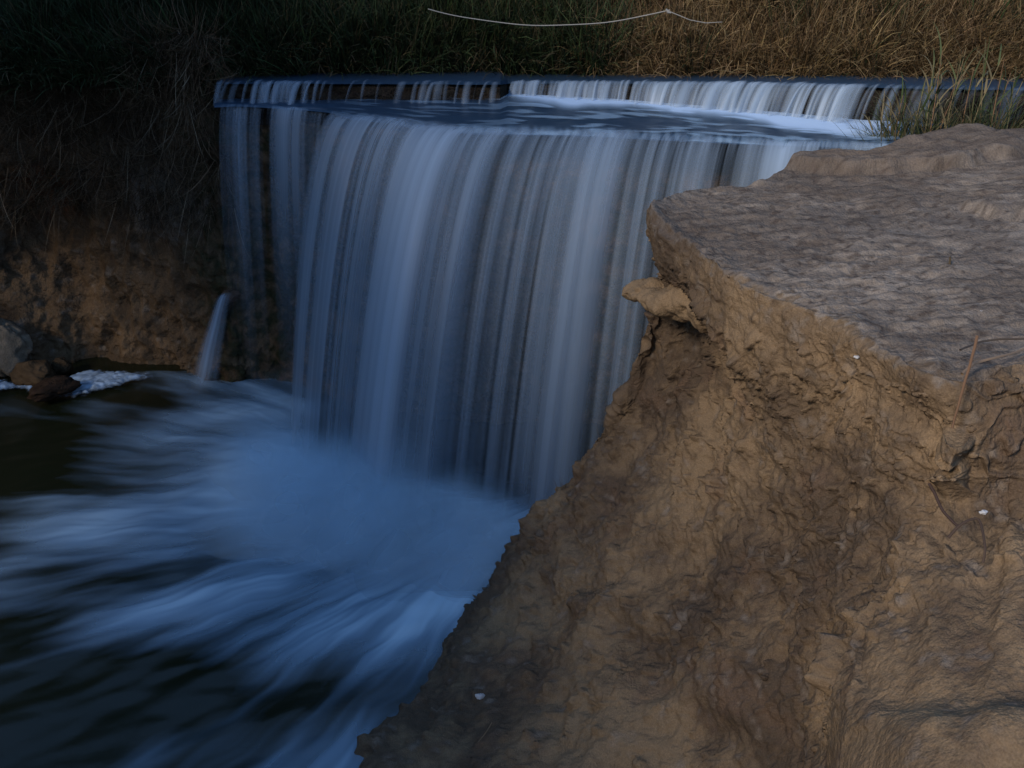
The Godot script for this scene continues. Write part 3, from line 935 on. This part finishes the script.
func make_pool() -> void:
	var nu := 260
	var nv := 260
	var pos := PackedVector3Array()
	for i in nu:
		for j in nv:
			var u := float(i) / (nu - 1) * 2.0 - 1.0
			var v := float(j) / (nv - 1) * 2.0 - 1.0
			var p := Vector3(-2.5 + 5.5 * u + 40.0 * pow(u, 7.0), 0, -8.0 + 6.5 * v + 40.0 * pow(v, 7.0))
			p.y = pool_y(p)
			pos.append(p)
	var o := obj("pool_water", grid(nu, nv, pos, PackedColorArray()), M.water)
	tag(o, "dark olive pool churning at the foot of the falls", "pool", "", "structure")
	# drifting foam
	nu = 560; nv = 560
	pos = PackedVector3Array()
	var col := PackedColorArray()
	for i in nu:
		for j in nv:
			var p := Vector3(lerpf(-8.5, 2.6, float(i) / (nu - 1)), 0, lerpf(-13.4, -3.2, float(j) / (nv - 1)))
			var f := foam(p)
			p.y = pool_y(p) + 0.012 + 0.05 * f
			pos.append(p)
			var fc := WATER.lerp(Color(0.52, 0.70, 0.82), sm(0.5, 0.9, f))
			col.append(Color(fc.r, fc.g, fc.b, f))
	o = obj("pool_foam", grid(nu, nv, pos, col), M.foam)
	tag(o, "milky foam streaks drifting away from the falls on the pool", "foam", "", "stuff")

func pool_y(p: Vector3) -> float:
	var near := sm(5.5, 0.5, Vector2(p.x + 1.2, p.z + 9.6).length())
	var fl := Vector2(p.x * -0.87 + p.z * 0.49, p.x * 0.49 + p.z * 0.87)
	return (0.035 * n1.get_noise_2d(fl.x * 0.7, fl.y * 1.3) + 0.015 * n1.get_noise_2d(fl.x * 1.6, fl.y * 4.0)) * (0.25 + near)

func foam(p: Vector3) -> float:
	# how much foam lies at a point of the pool: streaks drawn out along the current, denser near the falls
	# the current fans out from the foot of the falls
	var wx := 0.12 * na.get_noise_2d(p.x * 0.6, p.z * 0.6)
	var wz := 0.12 * na.get_noise_2d(p.x * 0.6 + 30.0, p.z * 0.6)
	var rel := Vector2(p.x + wx - 0.6, p.z + wz + 10.0)
	var fx := rel.length()
	var fy := atan2(rel.y, -rel.x) * 3.0
	# distance from the line where the falls land
	var a := Vector2(-3.0, -10.6)
	var b := Vector2(0.2, -9.2)
	var q := Vector2(p.x, p.z)
	var t := clampf((q - a).dot(b - a) / (b - a).length_squared(), 0, 1)
	var d := q.distance_to(a.lerp(b, t))
	var st := 0.50 * n1.get_noise_2d(fx * 0.40, fy * 1.3) + 0.38 * n1.get_noise_2d(fx * 0.55 + 7.0, fy * 3.4) + 0.17 * n1.get_noise_2d(fx * 0.9, fy * 8.5) + 0.08 * n1.get_noise_2d(fx * 1.5, fy * 18.0)
	var f := 1.0 - d / 2.7 + st * (0.35 + 0.5 * sm(0.3, 2.5, d))
	# main outflow along the near cliff and a band toward the left; still dark water between and at the far left
	f += 0.42 * exp(-pow((p.x + 1.4 + 0.25 * (p.z + 6.0)) / 0.7, 2.0)) * sm(-9.5, -7.0, p.z)
	f += 0.18 * exp(-pow((p.z + 8.4 - 0.28 * (p.x + 3.0)) / 0.6, 2.0))
	f -= 0.5 * exp(-(pow((p.x + 3.0) / 1.0, 2.0) + pow((p.z + 6.75) / 0.4, 2.0)))
	f += 0.35 * exp(-(pow((p.x + 3.6) / 1.3, 2.0) + pow((p.z + 7.7) / 0.45, 2.0)))
	f -= 0.5 * exp(-(pow((p.x + 5.2) / 1.7, 2.0) + pow((p.z + 11.0) / 1.0, 2.0)))
	var nrm := Vector2(-(b - a).y, (b - a).x).normalized()
	f -= 1.1 * sm(0.15, 0.7, -(q - a).dot(nrm)) * sm(-2.9, -2.2, p.x)
	# splash line under the side fall
	var e := Vector2((p.x + 3.7) / 1.4, (p.z + 12.1) / 0.5).length()
	f += 0.5 * sm(1.3, 0.2, e)
	f += 0.28 * exp(-(pow((p.x + 2.2) / 1.3, 2.0) + pow((p.z + 6.1) / 0.5, 2.0)))
	return 0.92 * sm(-0.42, 1.3, f) * sm(-8.5, -7.5, p.x)

func make_mist() -> void:
	# spray thrown up where the falls strike: thin domed veils of droplets, thickest low down
	var root := thing("spray", "soft blue spray billowing where the broad falls strike the pool", "spray", Vector3.ZERO, "", "stuff")
	rng.seed = 314
	for k in 30:
		var t := pow(rng.randf(), 1.15)
		var lift := 0.10 + lerpf(0.5, 0.10, t) * pow(rng.randf(), 1.6)
		var c := Vector3(-2.75, lift, -10.1).lerp(Vector3(-0.2, lift, -8.7), t) + Vector3(rng.randf_range(-0.25, 0.1), 0, rng.randf_range(-0.15, 0.8) * (1.2 - lift))
		var nrm := Vector3(rng.randf_range(-0.6, 0.4), rng.randf_range(0.2, 1.0), rng.randf_range(0.2, 1.0)).normalized()
		var x := nrm.cross(Vector3(0.2, 0.1, 1)).normalized()
		var y := x.cross(nrm)
		var r := rng.randf_range(0.75, 1.4) * lerpf(1.05, 0.7, t)
		var pos := PackedVector3Array()
		var col := PackedColorArray()
		for i in 41:
			for j in 41:
				var u := i / 20.0 - 1.0
				var v := j / 20.0 - 1.0
				var rr := sqrt(u * u + v * v)
				var p := c + (x * u + y * v * 0.75) * r + nrm * r * (0.25 * (1.0 - rr * rr) + 0.12 * na.get_noise_2d(u * 0.6 + k * 9.0, v * 0.6))
				pos.append(p)
				var f := 0.44 * sm(1.0, 0.0, rr) * clampf(0.85 + 0.4 * na.get_noise_2d(u * 0.9 + k * 5.0, v * 0.9 + 40.0), 0, 1)
				col.append(Color(0.44, 0.62, 0.76, f))
		obj("spray_veil", grid(41, 41, pos, col, true), M.veil, root)

# ---------------------------------------------------------------- small things
func make_stones() -> void:
	var specs := [
		["pale grey boulder standing against the hollow in the far bank", P(4, 346, 13.3), Vector3(0.40, 0.42, 0.4), Color(0.36, 0.29, 0.21)],
		["flat brown boulder lying in front of the pale grey boulder", P(34, 374, 13.0), Vector3(0.34, 0.2, 0.28), Color(0.16, 0.105, 0.06)],
		["dark wet brown stone ringed by foam at the water's edge", P(52, 388, 12.45), Vector3(0.33, 0.13, 0.2), Color(0.08, 0.05, 0.034)],
		["small brown stone between the boulders and the far bank", P(62, 367, 13.3), Vector3(0.14, 0.14, 0.14), Color(0.11, 0.075, 0.045)],
	]
	var i := 0
	for s in specs:
		i += 1
		var o := obj(numbered("boulder"), boulder(s[2], i * 11.3, s[3]), M.rock)
		o.position = s[1]
		o.rotation.y = i * 1.3
		tag(o, s[0], "boulder", "boulders at the foot of the far bank")
	# sheet of still foam caught by the stones
	var out := [[28, 384], [64, 378], [88, 370], [110, 372], [150, 373], [156, 377], [126, 384], [100, 391], [78, 396], [58, 396], [70, 390], [72, 384]]
	var pts := PackedVector2Array()
	for q in out:
		var w := PL(q[0], q[1], 0.05)
		pts.append(Vector2(w.x, w.z))
	foam_raft("foam_raft", pts, "flat pale foam raft caught between stones and the far bank")
	var out2 := [[-20, 384], [4, 380], [20, 384], [38, 386], [34, 392], [14, 390], [-20, 394]]
	pts = PackedVector2Array()
	for q in out2:
		var w := PL(q[0], q[1], 0.05)
		pts.append(Vector2(w.x, w.z))
	foam_raft("foam_raft", pts, "ragged foam scrap below the flat brown boulder")

func foam_raft(called: String, outline: PackedVector2Array, label: String) -> void:
	# a low sheet of scum, thinning and breaking up toward its ragged edge
	var lo := outline[0]
	var hi := outline[0]
	for q in outline:
		lo = lo.min(q); hi = hi.max(q)
	lo -= Vector2(0.2, 0.2); hi += Vector2(0.2, 0.2)
	var nu := 130
	var nv := 90
	var pos := PackedVector3Array()
	var col := PackedColorArray()
	for i in nu:
		for j in nv:
			var q := Vector2(lerpf(lo.x, hi.x, float(i) / (nu - 1)), lerpf(lo.y, hi.y, float(j) / (nv - 1)))
			var d := INF
			for k in outline.size():
				d = minf(d, q.distance_to(Geometry2D.get_closest_point_to_segment(q, outline[k], outline[(k + 1) % outline.size()])))
			if not Geometry2D.is_point_in_polygon(q, outline): d = -d
			d += 0.09 * na.get_noise_2d(q.x * 3.0, q.y * 3.0) + 0.06 * nc.get_noise_2d(q.x * 9.0, q.y * 9.0) + 0.03
			var f := sm(-0.03, 0.10, d) * clampf(0.82 + 0.5 * na.get_noise_2d(q.x * 6.0, q.y * 6.0), 0, 0.95)
			pos.append(Vector3(q.x, 0.06 + 0.04 * sm(-0.02, 0.15, d) + 0.012 * na.get_noise_2d(q.x * 9.0, q.y * 9.0), q.y))
			var t := 0.9 + 0.3 * na.get_noise_2d(q.x * 5.0 + 9.0, q.y * 5.0)
			col.append(Color(0.40 * t, 0.52 * t, 0.66 * t, f))
	var o := obj(numbered(called), grid(nu, nv, pos, col), M.foam)
	tag(o, label, "foam", "", "stuff")

func make_rope() -> void:
	var pts := []
	var rad := []
	for i in 61:
		var t := i / 60.0
		var px := lerpf(428, 670, t)
		var py := lerpf(9, 10, t) + 64.0 * t * (1.0 - t) + 1.0 * sin(t * 19.0) * 0.3
		pts.append(P(px, py, lerpf(13.45, 13.0, t)))
		rad.append(0.007)
	var root := thing("rope", "pale rope sagging across the dark grass above the weir", "rope", pts[0])
	for i in pts.size(): pts[i] = pts[i] - root.position
	obj("strand", tube(pts, rad, 6), M.rope, root)
	var e := [P(668, 11, 13.0), P(678, 15, 12.98), P(690, 20, 12.95), P(706, 23, 12.9), P(722, 22, 12.9)]
	for i in e.size(): e[i] = e[i] - root.position
	obj("loose_end", tube(e, [0.006, 0.006, 0.005, 0.005, 0.004], 6), M.rope, root)
	var k := [P(666, 9, 13.0), P(668, 12, 13.0), P(671, 13, 12.99)]
	for i in k.size(): k[i] = k[i] - root.position
	obj("knot", tube(k, [0.012, 0.02, 0.01], 6), M.rope, root)

func twig(label: String, pts: Array, r0: float, r1: float, c: Color, called := "twig", cat := "twig") -> void:
	var fine := []
	var rad := []
	var n := 18
	for i in n + 1:
		var t := (pts.size() - 1.0) * i / n
		var p: Vector3 = curve(pts, t)
		fine.append(p + Vector3(na.get_noise_3dv(p * 6.0), na.get_noise_3dv(p * 6.0 + Vector3(7, 0, 0)), na.get_noise_3dv(p * 6.0 + Vector3(0, 7, 0))) * 0.005)
		rad.append(lerpf(r0, r1, float(i) / n))
	var at: Vector3 = fine[0]
	for i in fine.size(): fine[i] = fine[i] - at
	var o := obj(numbered(called), tube(fine, rad, 6, c), M.twig)
	o.position = at
	tag(o, label, cat)

func make_details() -> void:
	var br := Color(0.16, 0.085, 0.04)
	var pale := Color(0.30, 0.22, 0.14)
	twig("straight brown twig leaning in the cleft of the cliff rim", [P(978, 336, 4.5), P(965, 382, 4.36), P(952, 428, 4.28)], 0.008, 0.006, br)
	twig("dark thin twig lying across the grey rim", [PL(960, 350, 4.06), PL(985, 341, 4.05), PL(1030, 338, 4.06)], 0.006, 0.005, Color(0.07, 0.05, 0.035))
	twig("bent pale twig curving over the edge by the cleft", [PL(962, 374, 4.03), PL(978, 362, 4.06), PL(1000, 357, 4.07), PL(1030, 347, 4.07)], 0.009, 0.006, Color(0.20, 0.14, 0.09))
	twig("short stub standing upright on the trodden rock top", [PL(948, 273, 3.98), PL(948, 273, 3.98) + Vector3(0, 0.06, 0), PL(948, 273, 3.98) + Vector3(-0.006, 0.11, 0)], 0.012, 0.006, Color(0.08, 0.055, 0.03))
	twig("dark forked root sticking out below the cleft", [P(930, 484, 4.3), P(943, 510, 4.15), P(958, 527, 4.05)], 0.008, 0.006, Color(0.06, 0.035, 0.022))
	twig("curled dark root crossing the rubble under the cleft", [P(948, 538, 3.95), P(962, 524, 3.98), P(978, 520, 4.0), P(985, 545, 3.85), P(983, 562, 3.8)], 0.007, 0.006, Color(0.07, 0.04, 0.025))
	twig("yellow straw lying low on the dark slope", [P(470, 750, 5.72), P(485, 745, 5.7), P(508, 735, 5.7)], 0.005, 0.003, pale, "straw", "straw")
	twig("brown straw propped across the yellow straw", [P(474, 748, 5.7), P(484, 735, 5.72), P(492, 722, 5.75)], 0.004, 0.003, Color(0.2, 0.14, 0.08), "straw", "straw")
	var wh := [
		["crumpled white scrap lying on the dark lower slope", P(480, 696, 5.95), 0.035],
		["white fleck stuck to the ochre band under the rim", P(857, 357, 5.0), 0.016],
		["white scrap on the rock top near the dark thin twig", PL(983, 313, 4.0), 0.026],
		["white fleck in the rubble beside the curled root", P(984, 512, 4.08), 0.018],
	]
	for w in wh:
		var o := obj(numbered("paper_scrap"), boulder(Vector3(w[2], w[2] * 0.5, w[2] * 0.7), w[2] * 300.0, Color(1, 1, 1), 0.5, 12), M.white)
		o.position = w[1]
		tag(o, w[0], "scrap")

func make_reeds() -> void:
	var spots := [[905, 140, 11.3, 0.75], [925, 138, 11.2, 0.95], [945, 136, 11.25, 1.1], [962, 134, 11.2, 0.9], [985, 130, 11.3, 1.05], [1003, 128, 11.3, 0.9], [884, 150, 11.35, 0.55], [895, 146, 11.4, 0.7], [935, 136, 11.5, 1.25]]
	var labels := ["low bushy reed hanging over the right end of the weir", "reed with one long bleached stalk at the weir's end", "tall green reed with arching leaves beside the rock top", "short dense reed growing out of the weir step", "tall reed with a ruddy bare stem by the rock top", "leaning reed at the far end of the weir", "lowest sprawling reed where the shelf foam ends", "small drooping reed next to the lowest sprawling reed", "tallest reed rising behind the weir's end"]
	rng.seed = 9
	for i in spots.size():
		var s = spots[i]
		var at := P(s[0], s[1], s[2]) + Vector3(0, -0.25, 0)
		var root := thing("reed_plant", labels[i], "reed", at, "reeds at the end of the weir")
		for k in 3:
			var b := Vector3(rng.randf_range(-0.12, 0.12), 0, rng.randf_range(-0.08, 0.08))
			var h: float = s[3] * rng.randf_range(0.8, 1.3)
			var lean := Vector3(rng.randf_range(-0.2, 0.2), 0, rng.randf_range(-0.1, 0.15))
			var pts := [b, b + Vector3(0, h * 0.5, 0) + lean * 0.35, b + Vector3(0, h, 0) + lean]
			var c: Color = [Color(0.21, 0.17, 0.085), Color(0.13, 0.125, 0.06), Color(0.23, 0.13, 0.07)][(i + k) % 3]
			var st := obj("stem", tube(pts, [0.008, 0.006, 0.003], 6, c), M.twig, root)
			for q in 6:
				var t := 0.25 + 0.12 * q
				var leaf := blades(1, 0.3, 0.5, 0.011, 0.0, 0.7, 1.6, [Color(0.06, 0.085, 0.035), Color(0.08, 0.10, 0.042), Color(0.17, 0.14, 0.075)], i * 100 + k * 10 + q, 6)
				var o := obj("leaf", leaf, M.grass, st)
				o.position = curve(pts, t * 2.0)
				o.rotation.y = rng.randf() * TAU
		var tuft := obj("leaf_tuft", blades(100, 0.3, 0.95, 0.007, 0.24, 0.5, 1.6, [Color(0.05, 0.07, 0.03), Color(0.075, 0.085, 0.04), Color(0.14, 0.115, 0.06)], i + 900, 5), M.grass, root)
		tuft.rotation.y = i
	# wisps of dead grass on the edge of the spur, against the falls
	var ws := [["dead grass wisp on the spur edge below the tip", P(606, 440, 7.9), 0.34], ["dead grass wisp lower down the spur edge", P(563, 490, 8.0), 0.26]]
	for w in ws:
		var o := obj(numbered("grass_wisp"), blades(9, w[2] * 0.5, w[2], 0.0025, 0.06, 0.45, 0.8, [Color(0.12, 0.085, 0.05), Color(0.2, 0.15, 0.09)], 61, 6), M.grass)
		o.position = w[1] + Vector3(0, -0.03, 0)
		tag(o, w[0], "grass")

# ----------------------------------------------------------------
func _ready() -> void:
	setup_noise()
	var cam := Camera3D.new()
	cam.name = "camera"
	cam.fov = FOV
	cam.near = 0.05
	cam.far = 1500.0
	cam.position = Vector3(0, CAM_Y, 0)
	cam.rotation_degrees = Vector3(-PITCH, 0, 0)
	cam.current = true
	add_child(cam)

	var env := Environment.new()
	env.background_mode = Environment.BG_SKY
	var sky := ProceduralSkyMaterial.new()
	sky.sky_top_color = Color(0.33, 0.46, 0.64)
	sky.sky_horizon_color = Color(0.46, 0.55, 0.67)
	sky.sky_curve = 0.25
	sky.ground_bottom_color = Color(0.12, 0.10, 0.08)
	sky.ground_horizon_color = Color(0.3, 0.3, 0.32)
	sky.sun_angle_max = 1.0
	var s := Sky.new()
	s.sky_material = sky
	env.sky = s
	env.background_energy_multiplier = 1.5
	env.tonemap_mode = Environment.TONE_MAPPER_LINEAR
	env.tonemap_exposure = 1.1
	env.sdfgi_enabled = true
	env.ssao_enabled = true
	env.ssil_enabled = true
	var we := WorldEnvironment.new()
	we.name = "environment"
	we.environment = env
	add_child(we)

	var sun := DirectionalLight3D.new()
	sun.name = "evening_light"
	sun.light_energy = 0.85
	sun.light_angular_distance = 13.0
	sun.light_color = Color(1.0, 0.95, 0.90)
	sun.shadow_enabled = true
	sun.rotation_degrees = Vector3(-31, -40, 0)
	add_child(sun)

	make_materials()
	var g := StandardMaterial3D.new()
	g.albedo_color = Color(0.16, 0.12, 0.08).linear_to_srgb()
	g.roughness = 1.0
	var gm := PlaneMesh.new()
	gm.size = Vector2(900, 900)
	var ground := obj("ground", gm, g)
	ground.position.y = -0.9
	tag(ground, "brown earth of the stream bed and land beyond", "ground", "", "structure")
	var t0 := Time.get_ticks_msec()
	make_cliff()
	print("cliff ", Time.get_ticks_msec() - t0)
	make_wall()
	make_bank()
	print("bank ", Time.get_ticks_msec() - t0)
	make_weir()
	make_stream()
	make_falls()
	make_pool()
	make_mist()
	print("water ", Time.get_ticks_msec() - t0)
	make_grass()
	make_reeds()
	make_stones()
	make_rope()
	make_details()
	print("all ", Time.get_ticks_msec() - t0)
